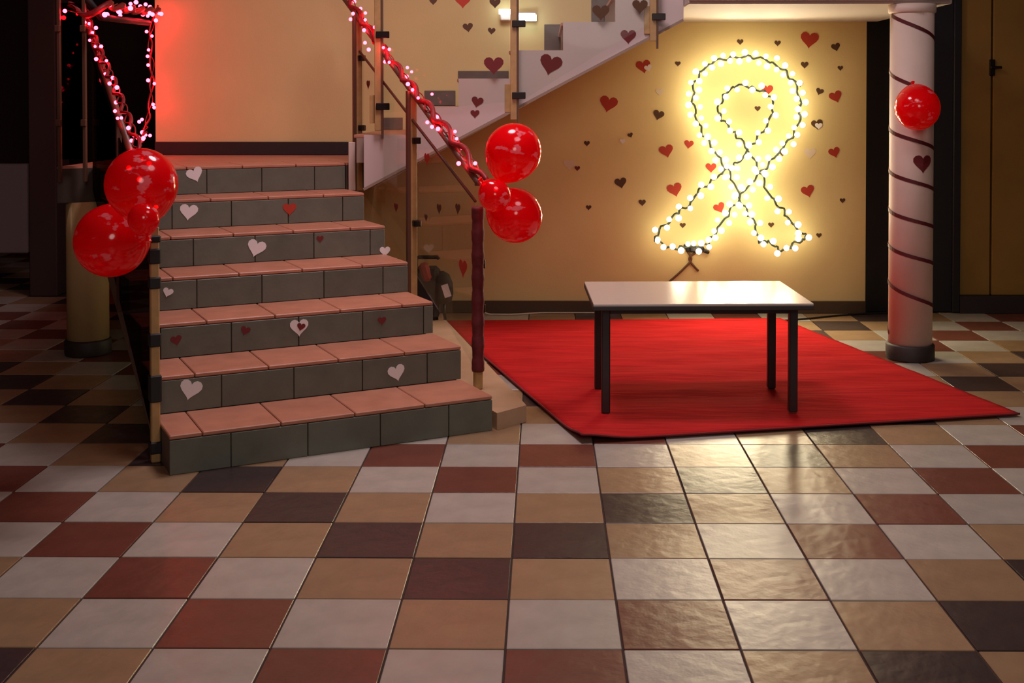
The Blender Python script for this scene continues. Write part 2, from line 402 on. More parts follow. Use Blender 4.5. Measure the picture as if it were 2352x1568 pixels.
# ------------------------------------------------------------------ upper staircase
Y2 = 7.95
def lev(k): return LAND + 0.19 * k + 0.012
def xk(k): return -1.28 + 0.352 * (k - 1)
up = empty('upper_staircase', (-1.2, Y2, LAND)); tag(up, 'upper staircase with lilac grey zigzag stringer crossing the cream wall', 'staircase')
b0 = at(836, 436, Y2); b1 = at(1570, 47, Y2)
poly = [b0, b1, Vector((b1.x, Y2, lev(7)))]
for k in range(7, 1, -1):
    poly += [Vector((xk(k), Y2, lev(k))), Vector((xk(k), Y2, lev(k - 1)))]
poly += [Vector((b0.x, Y2, lev(1)))]
prism('stringer', poly, (0, 0.06, 0), M['stringer'], up)
box('lower_lip', (0, 0, 0), (0.001, 0.001, 0.001), M['brown_base'], up) if False else None
slope = (b1 - b0).normalized(); sn = Vector((-slope.z, 0, slope.x))
obox('stringer_edge', (b0 + b1) / 2 + sn * 0.004 + Vector((0, -0.004, 0)), ((b1 - b0).length, 0.012, 0.018), (slope, Vector((0, 1, 0)), sn), M['soffit'], up)
for k in range(1, 8):
    xe = xk(k + 1) if k < 7 else b1.x
    st = box('step', (xk(k) + 0.004, Y2 + 0.06, lev(k) - 0.19), (xe, WALL_Y - 0.006, lev(k) - 0.022), M['soffit'], up)
    for j in range(4):
        ya = Y2 + 0.062 + j * 0.358; yb = min(ya + 0.352, WALL_Y - 0.007)
        box('tread_tile', (xk(k) - 0.015, ya, lev(k) - 0.022), (xe - 0.012, yb, lev(k)), M['tread'], st, 0.003)
    sk = {1: (868, 270, 925, 318), 2: (975, 208, 1046, 250), 3: (1052, 163, 1168, 195), 4: (1250, 56, 1291, 130), 5: (1358, -2, 1412, 75)}.get(k)
    if sk:
        ca, cb_ = at(sk[0], sk[3], WALL_Y - 0.008), at(sk[2], sk[1], WALL_Y - 0.008)
        box('skirting_tile', (ca.x, WALL_Y - 0.014, max(ca.z, lev(k) + 0.002)), (cb_.x, WALL_Y - 0.003, cb_.z), M['skirt'], st, 0.002)
sof = [b0 + Vector((0.05, 0.06, 0.01)), b1 + Vector((0, 0.06, 0.01)), b1 + Vector((0, 0.06, 0.10)), b0 + Vector((0.05, 0.06, 0.12))]
prism('flight_slab', sof, (0, WALL_Y - Y2 - 0.065, 0), M['soffit'], up)
# upper floor slab on the column
SL = 2.335
slab = box('balcony_slab', (b1.x + 0.004, 7.72, SL), (2.66, WALL_Y - 0.002, lev(7)), M['slab'], None, 0.006)
tag(slab, 'pale upper floor slab lit from below by the light ribbon', 'balcony')
box('fascia_board', (b1.x + 0.004, 7.69, SL + 0.02), (2.64, 7.718, lev(7) + 0.02), M['stringer'], slab, 0.004)

# ------------------------------------------------------------------ columns
def column(name, c, rad, top, m, label, spiral=False):
    t = empty(name, c); tag(t, label, 'column')
    lathe('shaft', [(rad, 0.10), (rad, top)], c, m, t, 48)
    lathe('base', [(rad + 0.012, 0.0), (rad + 0.016, 0.012), (rad + 0.016, 0.095), (rad + 0.008, 0.105), (rad - 0.01, 0.107)], c, M['column_base'], t, 48)
    return t
RC = Vector((at(2090, 835, 7.63).x * 7.79 / 7.63, 7.79, 0)); CR = 0.140
rc = column('column', RC, CR, SL, M['column'], 'pale pink round column wound with a dark red band, right of the carpet')
lathe('capital', [(CR + 0.004, SL - 0.06), (CR + 0.012, SL - 0.05), (CR + 0.012, SL - 0.002)], RC, M['column'], rc, 48)
# helical band fitted to the visible turns: left-edge pixel heights
turns = [(790, 770), (690, 655), (590, 570), (510, 487), (425, 397), (325, 300), (203, 168), (78, 30)]
helix = []
zr = lambda py: at(2090, py, RC.y - 0.1).z
zl = [zr(t_[1]) for t_ in turns]          # at left edge (angle pi)
for i in range(len(zl) - 1):
    for j in range(40):
        f_ = j / 40.0
        ang = math.pi - 2 * math.pi * -f_      # left edge, wraps behind then front
        # going up: from left edge of turn i, behind to the right edge, then front up-left
        zz = zl[i] + (zl[i + 1] - zl[i]) * f_
        helix.append((ang, zz))
V = []; Fc = []
for i, (ang, zz) in enumerate(helix):
    a_ = math.pi - (ang - math.pi)
    d_ = Vector((math.cos(a_), math.sin(a_), 0))
    for rr, dz in ((CR - 0.001, -0.012), (CR + 0.004, -0.012), (CR + 0.004, 0.012), (CR - 0.001, 0.012)):
        V.append(RC + d_ * rr + Z * (zz + dz))
for i in range(len(helix) - 1):
    for k in range(4): Fc.append((i * 4 + k, i * 4 + (k + 1) % 4, i * 4 + 4 + (k + 1) % 4, i * 4 + 4 + k))
bnd = mesh_obj('red_band', V, Fc, M['ribbon_line'], rc); tag(bnd, 'dark red band wound around the column')
LC = Vector((at(203, 820, 7.76).x * 7.9 / 7.76, 7.9, 0))
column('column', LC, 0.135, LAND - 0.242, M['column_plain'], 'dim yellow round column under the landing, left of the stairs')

# ------------------------------------------------------------------ carpet
q00, q10, q11, q01 = at_floor(1338, 1020), at_floor(2342, 957), at_floor(1792, 736), at_floor(1016, 742)
NX, NY = 60, 80
bm = bmesh.new(); grid = []
for j in range(NY + 1):
    row = []
    for i in range(NX + 1):
        u, v = i / NX, j / NY
        p = (q00.lerp(q10, u)).lerp(q01.lerp(q11, u), v)
        wv = 0.006 * math.sin(v * 46 + 1.5 * math.sin(u * 5) + 0.6 * math.sin(u * 11 + v * 9)) + 0.002 * math.sin(v * 93 + u * 7) + 0.0015 * math.sin(u * 23 - v * 31)
        env = min(1, 6 * v, 6 * (1 - v)) * min(1, 8 * u + 0.1, 8 * (1 - u) + 0.1)
        dc = math.hypot(u * 2.4, v * 3.2)
        lift = 0.030 * math.exp(-(dc / 0.16) ** 2)           # front-left corner curls a little
        over = 0.0
        row.append(bm.verts.new((p.x + random.uniform(-.002, .002), p.y, 0.014 + wv * env + lift + over)))
    grid.append(row)
for j in range(NY):
    for i in range(NX):
        bm.faces.new((grid[j][i], grid[j][i + 1], grid[j + 1][i + 1], grid[j + 1][i]))
ret = bmesh.ops.extrude_face_region(bm, geom=bm.faces[:])
for v in [g for g in ret['geom'] if isinstance(g, bmesh.types.BMVert)]: v.co.z += 0.006
carpet = bm_obj('red_carpet', bm, M['carpet'], None, True); tag(carpet, 'red carpet with crosswise wrinkles lying under the table', 'carpet')
hem = []
for i in range(NX + 1): hem.append(q00.lerp(q10, i / NX) + Z * (0.017 + 0.030 * math.exp(-((i / NX * 2.4) / 0.16) ** 2)))
tube('hem', hem, 0.006, M['carpet_edge'], carpet, 6)
hem = [q00.lerp(q01, i / NY) + Z * (0.017 + 0.030 * math.exp(-((i / NY * 3.2) / 0.16) ** 2)) for i in range(NY + 1)]
tube('hem', hem, 0.006, M['carpet_edge'], carpet, 6)

# ------------------------------------------------------------------ table
TZ = 0.632; carpet_top = 0.024
tb = empty('table', (0.84, 6.61, carpet_top)); tag(tb, 'low rectangular table with pale glossy top and dark legs on the red carpet', 'table')
ta = math.radians(1.6); tx = Vector((math.cos(ta), math.sin(ta), 0)); ty = Vector((-math.sin(ta), math.cos(ta), 0))
tcen = Vector((0.832, 6.60, 0)); TWd, TDp = 1.165, 0.78
obox('table_top', tcen + Z * (TZ - 0.006), (TWd, TDp, 0.012), (tx, ty, Z), M['tabletop'], tb, 0.002)
obox('edge_band', tcen + Z * (TZ - 0.0235), (TWd + 0.004, TDp + 0.004, 0.023), (tx, ty, Z), M['table_edge'], tb, 0.003)
for sx, sy in ((-1, -1), (1, -1), (-1, 1), (1, 1)):
    lc = tcen + tx * (sx * 0.508 + (-0.005 if sx > 0 else 0)) + ty * (sy * 0.262)
    lg = obox('leg', lc + Z * ((TZ - 0.035 + carpet_top) / 2), (0.046, 0.046, TZ - 0.035 - carpet_top), (tx, ty, Z), M['table_leg'], tb, 0.006)
for sy in (-1, 1):
    obox('apron', tcen + ty * (sy * 0.262) + Z * (TZ - 0.055), (0.97, 0.022, 0.035), (tx, ty, Z), M['table_leg'], tb, 0.002)
for sx in (-1, 1):
    obox('apron', tcen + tx * (sx * 0.508) + Z * (TZ - 0.055), (0.022, 0.48, 0.035), (tx, ty, Z), M['table_leg'], tb, 0.002)

# ------------------------------------------------------------------ glass railings
NP = at_floor(1098, 893, 0.09)                # right newel foot
nA = B                                        # normal of the railing plane
def onrail(px, py, p0): return at_plane(px, py, p0, nA)
rr_ = empty('glass_railing', NP); tag(rr_, 'glass stair railing with wrapped maroon newel post right of the lower stairs', 'railing')
topz = onrail(1098, 478, NP).z
z_wrap = at(1098, 852, NP.y).z
obox('newel_post', NP + Z * ((topz - 0.09) / 2), (0.045, 0.045, topz - 0.09), (B, A, Z), M['post_wood'], rr_, 0.006)
wrp = []
for i in range(60):
    f_ = i / 59; z_ = z_wrap + (topz + 0.01 - z_wrap) * f_
    wrp.append((0.034 + 0.0022 * math.sin(i * 0.8) + 0.001 * math.sin(i * 2.3), z_))
lathe('fabric_wrap', wrp, (NP.x, NP.y, 0), M['maroon'], rr_, 16)
lowL = [onrail(1092, 462, NP), onrail(826, 118, NP)]
hiL = [onrail(1098, 418, NP), onrail(795, 2, NP)]
ext = hiL[1] + (hiL[1] - hiL[0]) * 0.12
tube('handrail', [hiL[0] + Vector((0, 0, -0.02)), hiL[0], hiL[1], ext], 0.02, M['rail'], rr_, 10)
tube('glass_cap_rail', lowL, 0.009, M['rail'], rr_, 8)
def rail_t(px, p0):    # distance up the rail for a pixel column
    return (onrail(px, 400, p0) - p0).dot(A)
def rz(L, t, p0):      # height of line L at distance t
    ta_, tb_ = (L[0] - p0).dot(A), (L[1] - p0).dot(A)
    return L[0].z + (L[1].z - L[0].z) * (t - ta_) / (tb_ - ta_)
def noseline(t): return 0.06 + (RISE / RUN) * max(0.0, t + 0.1)
t945, t822 = rail_t(946, NP), rail_t(822, NP)
for i_, (t, pb) in enumerate(((t945, 682), (t822, 437))):
    px_ = (946, 822)[i_]; base = onrail(px_, pb, NP).z; tp = rz(hiL, t, NP)
    c_ = Vector((NP.x, NP.y, 0)) + A * t
    pst = obox('post', c_ + B * 0.008 + Z * ((base + tp) / 2), (0.044, 0.030, tp - base), (B, A, Z), M['post_wood'], rr_, 0.003)
    obox('post_edge', c_ - B * 0.024 + Z * ((base + tp) / 2), (0.020, 0.034, tp - base), (B, A, Z), M['rail'], pst)
    for f_ in (0.36, 0.76):
        obox('glass_clip', c_ + A * 0.0 + B * 0.02 + Z * (base + (tp - base) * f_), (0.05, 0.10, 0.04), (B, A, Z), M['clip'], pst, 0.004)
for ta_, tb_ in ((0.05, t945 - 0.03), (t945 + 0.03, t822 - 0.03)):
    pa = NP + A * ta_; pb_ = NP + A * tb_
    pts = [Vector((pa.x, pa.y, noseline(ta_) + 0.08)), Vector((pb_.x, pb_.y, noseline(tb_) + 0.08)), Vector((pb_.x, pb_.y, rz(lowL, tb_, NP))), Vector((pa.x, pa.y, rz(lowL, ta_, NP)))]
    prism('glass_panel', [p - B * 0.004 for p in pts], B * 0.008, M['glass'], rr_)
for z_ in (0.70, 0.45):
    obox('glass_clip', NP + B * 0.02 + A * 0.02 + Z * z_, (0.045, 0.06, 0.05), (B, A, Z), M['clip'], rr_, 0.004)

# left railing of the lower stairs
NL = at_floor(357, 1060)
lr = empty('glass_railing', NL); tag(lr, 'glass stair railing with black-taped newel post left of the lower stairs', 'railing')
ltop = at(355, 520, NL.y).z
nl = obox('newel_post', NL + Z * (ltop / 2), (0.042, 0.042, ltop), (B, A, Z), M['post_wood'], lr, 0.005)
for y0, y1 in ((540, 556), (570, 605), (635, 662), (764, 795), (860, 922), (1012, 1040)):
    za, zb = at(355, y1, NL.y).z, at(355, y0, NL.y).z
    obox('tape_band', Vector((NL.x, NL.y, (za + zb) / 2)), (0.056, 0.056, zb - za), (B, A, Z), M['tape'], nl, 0.006)
LH = [at(352, 500, NL.y), onrail(212, 90, NL)]
LH2 = LH[1] + (LH[1] - LH[0]) * 0.10
tube('handrail', [LH[0], LH[1], LH2], 0.02, M['rail'], lr, 10)
tl = (LH[1] - NL).dot(A)
for ta_, tb_ in ((0.05, tl * 0.5 - 0.02), (tl * 0.5 + 0.02, tl)):
    pa = NL + A * ta_; pb_ = NL + A * tb_
    pts = [Vector((pa.x, pa.y, noseline(ta_) - 0.02)), Vector((pb_.x, pb_.y, noseline(tb_) - 0.02)), Vector((pb_.x, pb_.y, rz(LH, tb_, NL) - 0.12)), Vector((pa.x, pa.y, rz(LH, ta_, NL) - 0.12))]
    prism('glass_panel', [p - B * 0.004 for p in pts], B * 0.008, M['smoked'], lr)
pm = NL + A * (tl * 0.5)
obox('post', Vector((pm.x, pm.y, (noseline(tl * .5) - 0.1 + rz(LH, tl * .5, NL)) / 2)), (0.028, 0.042, rz(LH, tl * .5, NL) - noseline(tl * .5) + 0.1), (B, A, Z), M['rail'], lr, 0.003)
# landing railing at the left
lg_ = empty('glass_railing', (-3.13, 7.66, LAND)); tag(lg_, 'dark glass railing with two thin posts on the left end of the landing', 'railing')
p1 = Vector((at(137, 300, 7.66).x, 7.66, 0)); p2 = Vector((at(195, 300, 7.72).x, 7.72, 0))
for p_, b_ in ((p1, 400), (p2, 405)):
    z0 = LAND - 0.10; z1 = 2.42
    pst = obox('post', Vector((p_.x, p_.y, (z0 + z1) / 2)), (0.022, 0.03, z1 - z0), None, M['rail'], lg_, 0.003)
    for pyy in (66, 282):
        obox('glass_clip', Vector((p_.x, p_.y - 0.02, at(137, pyy, p_.y).z)), (0.035, 0.03, 0.045), None, M['rail'], pst, 0.004)
prism('glass_panel', [Vector((p1.x + .015, p1.y, LAND + 0.05)), Vector((p2.x - .015, p2.y, LAND + 0.05)), Vector((p2.x - .015, p2.y, 2.34)), Vector((p1.x + .015, p1.y, 2.34))], (0, 0.008, 0), M['smoked'], lg_)
h0 = at(232, 40, 7.75); h1 = at(340, 52, 9.2)
tube('handrail', [Vector((p1.x, p1.y, 2.42)), Vector((p2.x, p2.y, 2.40)), h0, h1], 0.024, M['tape'], lg_, 10)

# upper stair railing
ur = empty('glass_railing', (-1.08, Y2 - 0.03, 1.2)); tag(ur, 'glass railing with brown flat posts fixed to the upper stringer', 'railing')
upx = []
for px_, bt in ((869, 300), (1180, 275), (1500, 95)):
    b_ = at(px_, bt, Y2 - 0.02); zt = b_.z + 1.08
    pst = box('post', (b_.x - 0.022, Y2 - 0.042, b_.z), (b_.x + 0.022, Y2 - 0.004, zt), M['post_wood'], ur, 0.003)
    box('post_edge', (b_.x + 0.022, Y2 - 0.045, b_.z - 0.05), (b_.x + 0.034, Y2 - 0.004, zt), M['rail'], pst)
    upx.append((b_.x, b_.z))
    for dz in (0.14, 0.62):
        box('glass_clip', (b_.x - 0.01, Y2 - 0.06, b_.z + dz), (b_.x + 0.08, Y2 - 0.042, b_.z + dz + 0.045), M['clip'], pst, 0.003)
    tag(box('post_plate', (b_.x - 0.06, Y2 - 0.012, b_.z + 0.05), (b_.x + 0.022, Y2 - 0.003, b_.z + 0.24), M['post_wood'], pst, 0.002))
for (xa, za), (xb, zb) in zip(upx[:-1], upx[1:]):
    pts = [Vector((xa + .04, Y2 - 0.03, za + 0.12)), Vector((xb - .03, Y2 - 0.03, zb + 0.12)), Vector((xb - .03, Y2 - 0.03, zb + 0.98)), Vector((xa + .04, Y2 - 0.03, za + 0.98))]
    prism('glass_panel', pts, (0, 0.008, 0), M['glass'], ur)
tube('handrail', [Vector((upx[0][0], Y2 - 0.02, upx[0][1] + 1.08)), Vector((upx[2][0], Y2 - 0.02, upx[2][1] + 1.08))], 0.022, M['rail'], ur, 10)

# ------------------------------------------------------------------ bulbs and garlands
bmi = bmesh.new(); bmesh.ops.create_icosphere(bmi, subdivisions=2, radius=1.0)
bulb_w = bpy.data.meshes.new('bulb'); bmi.to_mesh(bulb_w); bulb_w.materials.append(M['white_bulb'])
bulb_r = bpy.data.meshes.new('bulb'); bmi.to_mesh(bulb_r); bulb_r.materials.append(M['red_bulb']); bmi.free()
for me in (bulb_w, bulb_r):
    for p in me.polygons: p.use_smooth = True
def bulb(me, p, r, parent):
    o = bpy.data.objects.new('bulb', me); C.objects.link(o); o.location = Vector(p) - parent.location; o.scale = (r, r, r); o.parent = parent
    return o
# light ribbon on the cream wall
WY = WALL_Y - 0.11
inner = [(1505, 547), (1535, 510), (1555, 490), (1585, 468), (1605, 440), (1640, 412), (1668, 392), (1700, 368), (1730, 330), (1760, 290), (1775, 255), (1768, 222), (1735, 203), (1690, 198), (1660, 225), (1652, 262), (1672, 288), (1690, 308), (1715, 340), (1745, 390), (1763, 440), (1795, 478), (1815, 508), (1850, 543)]
rfoot = [(1832, 556), (1797, 575), (1768, 556), (1745, 553)]
outer = [(1735, 515), (1712, 480), (1690, 430), (1668, 385), (1640, 345), (1615, 305), (1598, 262), (1592, 220), (1602, 178), (1630, 148), (1680, 132), (1735, 132), (1785, 150), (1822, 185), (1838, 230), (1836, 275), (1815, 320), (1780, 360), (1745, 400), (1705, 445), (1675, 490), (1645, 530), (1622, 562)]
lfoot = [(1580, 566), (1540, 570)]
loop = [at(px_, py_, WY) for px_, py_ in inner + rfoot + outer + lfoot]
path = smooth_path(loop, 8, True)
rb = empty('ribbon_light_string', at(1700, 560, WALL_Y - 0.02)); tag(rb, 'glowing white string of lights in the shape of an awareness ribbon on the wall', 'string lights')
jit = [p + Vector((math.sin(i * 0.9) * 0.012, 0.012, math.cos(i * 1.3) * 0.012)) for i, p in enumerate(path)]
tube('wire', jit, 0.009, M['wire'], rb, 6, True)
nout = (len(inner) + len(rfoot)) * 8; nend = nout + len(outer) * 8
pin = resample([p for p in path[:nout]], 0.062); pout = resample([p for p in path[nout:nend]], 0.040); pend = resample(path[nend:] + [path[0]], 0.065)
def strew(pp, amp):
    for i, p in enumerate(pp):
        q = pp[min(i + 1, len(pp) - 1)] - pp[max(i - 1, 0)]
        if q.length < 1e-6: continue
        q.normalize(); nrm = Vector((-q.z, 0, q.x)); sgn = 1 if i % 2 else -1
        pos = p + nrm * sgn * random.uniform(0.5, 1.0) * amp + Vector((random.uniform(-.008, .008), random.uniform(-0.022, -0.004), random.uniform(-.008, .008)))
        bulb(bulb_w, pos, random.uniform(0.020, 0.026), rb)
for lx, ly in ((1600, 190), (1680, 133), (1780, 148), (1836, 240), (1800, 340), (1640, 345), (1705, 440), (1560, 490), (1640, 535), (1735, 515), (1820, 525), (1700, 250)):
    sl = bpy.data.lights.new('bulb_light', 'SPOT'); sl.energy = 12.0; sl.color = (1.0, 0.84, 0.56); sl.spot_size = math.radians(168); sl.spot_blend = 0.6; sl.shadow_soft_size = 0.06
    so = bpy.data.objects.new('bulb_light', sl); C.objects.link(so); so.location = at(lx, ly, WY - 0.03) - rb.location; so.rotation_euler = (math.radians(-80), 0, 0); so.parent = rb
for hx, hy in ((1680, 133), (1835, 240), (1594, 225), (1700, 440), (1730, 203), (1848, 543), (1506, 546), (1622, 560), (1745, 552)):
    tube('hook', [at(hx, hy, WALL_Y - 0.002), at(hx, hy, WY + 0.005)], 0.004, M['wire'], rb, 6)
strew(pin, 0.035); strew(pout, 0.042); strew(pend, 0.028)

def garland(name, label, pts, n, spread, ropes=2, rope_r=0.010, coil=0.016, br=(0.007, 0.011), mid=True):
    g = empty(name, pts[0]); tag(g, label, 'garland', 'red fairy light garlands')
    pp = resample(smooth_path(pts, 12), 0.02)
    for k in range(ropes):
        hp = []
        for i, p in enumerate(pp):
            a_ = i * 0.42 + k * 2 * math.pi / ropes
            hp.append(p + Vector((math.cos(a_) * coil, math.sin(a_) * coil, math.sin(a_ + 0.6) * coil)))
        tube('tinsel_rope' if k == 0 else 'light_cord', hp, rope_r if k == 0 else 0.004, M['garland'] if k == 0 else M['cord'], g, 6)
    for i in range(n):
        p = pp[int((i + random.random() * 0.8) / n * (len(pp) - 1))]
        d_ = Vector((random.uniform(-1, 1), random.uniform(-1, 0.2), random.uniform(-1, 1))).normalized() * spread * random.uniform(0.4, 1.0)
        bulb(bulb_r, p + d_, random.uniform(*br), g)
    return g
gpts = [onrail(px_, py_, NP) + Z * 0.02 - A * 0.0 for px_, py_ in ((1112, 428), (1090, 392), (1030, 312), (960, 225), (900, 148), (850, 78), (812, 22), (795, -20))]
garland('light_garland', 'red tinsel and fairy light garland along the handrail right of the lower stairs', gpts, 40, 0.085, 2, 0.017, br=(0.009, 0.014))
gl = [LH[0] + Z * 0.02, onrail(313, 330, NL), onrail(262, 195, NL), onrail(214, 85, NL), onrail(196, 20, NL)]
garland('light_garland', 'red fairy light garland climbing the handrail left of the lower stairs', gl, 24, 0.075, 2, 0.010, br=(0.008, 0.013))
gt = [at(150, 12, 7.7), at(200, 32, 7.72), at(245, 12, 7.8), at(300, 22, 8.4), at(360, 26, 9.3)]
garland('light_garland', 'red fairy light garland slung across the top left corner above the dark rail', gt, 20, 0.10, 2, 0.022, br=(0.012, 0.018))
gv = [at(358, 15, 9.33), at(345, 90, 9.34), at(350, 160, 9.34), at(346, 230, 9.33), at(336, 290, 9.2), at(322, 335, 8.6)]
garland('light_garland', 'red fairy light garland hanging down the left edge of the pale wall', gv, 20, 0.07, 2, 0.008, br=(0.012, 0.018))

# ------------------------------------------------------------------ balloons
def balloon(px_, py_, Y, rad, label, tip=(0, 0, -1), neck=True, group='red balloons'):
    c_ = at(px_, py_, Y); t = empty('balloon', c_); tag(t, label, 'balloon', group)
    dirv = Vector(tip).normalized(); q = (-Z).rotation_difference(dirv)
    prof = []
    for i in range(1, 26):
        th = math.pi * i / 26
        r_ = math.sin(th); z_ = math.cos(th)
        if z_ < 0: z_ *= 1.0 + 0.14 * (1 - abs(r_)) ; r_ *= 1 - 0.03 * (-z_)
        prof.append((r_ * rad, z_ * rad * 1.03))
    seg = 40; V = [Vector((0, 0, rad * 1.03))]; Fc = []
    for r_, z_ in prof:
        for k in range(seg): V.append(Vector((r_ * math.cos(2 * math.pi * k / seg), r_ * math.sin(2 * math.pi * k / seg), z_)))
    V.append(Vector((0, 0, -rad * 1.03 * 1.16)))
    for k in range(seg): Fc.append((0, 1 + k, 1 + (k + 1) % seg))
    for i in range(len(prof) - 1):
        for k in range(seg): Fc.append((1 + i * seg + k, 1 + (i + 1) * seg + k, 1 + (i + 1) * seg + (k + 1) % seg, 1 + i * seg + (k + 1) % seg))
    e_ = 1 + (len(prof) - 1) * seg
    for k in range(seg): Fc.append((e_ + k, len(V) - 1, e_ + (k + 1) % seg))
    me = bpy.data.meshes.new('skin'); me.from_pydata([tuple(q @ v) for v in V], [], Fc); me.materials.append(M['balloon'])
    for p in me.polygons: p.use_smooth = True
    o = bpy.data.objects.new('skin', me); C.objects.link(o); o.parent = t
    kz = -rad * 1.03 * 1.16
    kv, kf = tube_data([q @ Vector((0, 0, kz + 0.012)), q @ Vector((0, 0, kz - 0.004)), q @ Vector((0, 0, kz - 0.022))], [0.008, 0.006, 0.014], 10)
    me = bpy.data.meshes.new('knot'); me.from_pydata([tuple(v) for v in kv], [], kf); me.materials.append(M['balloon'])
    o2 = bpy.data.objects.new('knot', me); C.objects.link(o2); o2.parent = t
    return t
k66 = lambda px_, Y: px_ / F * Y
balloon(1179, 349, 6.42, k66(65, 6.42), 'upper red balloon of the cluster on the right newel post', (-0.45, 0.0, -1))
balloon(1182, 494, 6.42, k66(63, 6.42), 'lower red balloon of the cluster on the right newel post', (-0.9, 0, 0.7))
balloon(1136, 449, 6.21, k66(37, 6.21), 'small red balloon between the two bigger ones on the right newel post', (-0.5, -0.2, 0.6))
balloon(325, 424, 5.12, k66(82, 5.12), 'upper glowing red balloon on the left newel post', (0.1, 0.1, -1))
balloon(258, 551, 5.36, k66(84, 5.36), 'lower red balloon hanging left of the left newel post', (0.75, 0.1, 0.7))
balloon(330, 503, 4.93, k66(36, 4.93), 'small red balloon tucked between the pair on the left newel post', (0.2, -0.2, -0.6))
balloon(2107, 247, RC.y - CR - 0.155, k66(51, 7.5), 'single red balloon tied to the pale column', (0, 0.6, 1))

# ------------------------------------------------------------------ hearts
def heart_outline(n=22):
    pts = []
    for i in range(n):
        t = 2 * math.pi * i / n
        x = 16 * math.sin(t) ** 3; y = 13 * math.cos(t) - 5 * math.cos(2 * t) - 2 * math.cos(3 * t) - math.cos(4 * t)
        pts.append((x / 32, (y + 2.5) / 32))
    return pts
HO = heart_outline()
def heart(c_, ux, nrm, size, rot, m, label, group, extra=None):
    """flat paper heart at c_, ux = right, nrm = towards the viewer"""
    ux = Vector(ux).normalized(); nrm = Vector(nrm).normalized(); uy = nrm.cross(ux).normalized()
    if uy.z < 0: uy = -uy
    cr_, sr_ = math.cos(rot), math.sin(rot); n = len(HO); th = 0.0025
    loc = [(x * cr_ - y * sr_, x * sr_ + y * cr_) for x, y in HO]
    V = [ux * (x * size) + uy * (y * size) + nrm * 0.0006 for x, y in loc] + [ux * (x * size) + uy * (y * size) + nrm * th for x, y in loc]
    Fc = [tuple(range(n)), tuple(range(n, 2 * n))] + [(i, (i + 1) % n, (i + 1) % n + n, i + n) for i in range(n)]
    bm_ = bmesh.new(); bv = [bm_.verts.new(v) for v in V]
    for f_ in Fc: bm_.faces.new([bv[i] for i in f_])
    o = bm_obj('paper_heart', bm_, M[m]); o.location = c_
    return tag(o, label, 'paper heart', group)
XR, NV = (1, 0, 0), (0, -1, 0)
R_ = math.radians
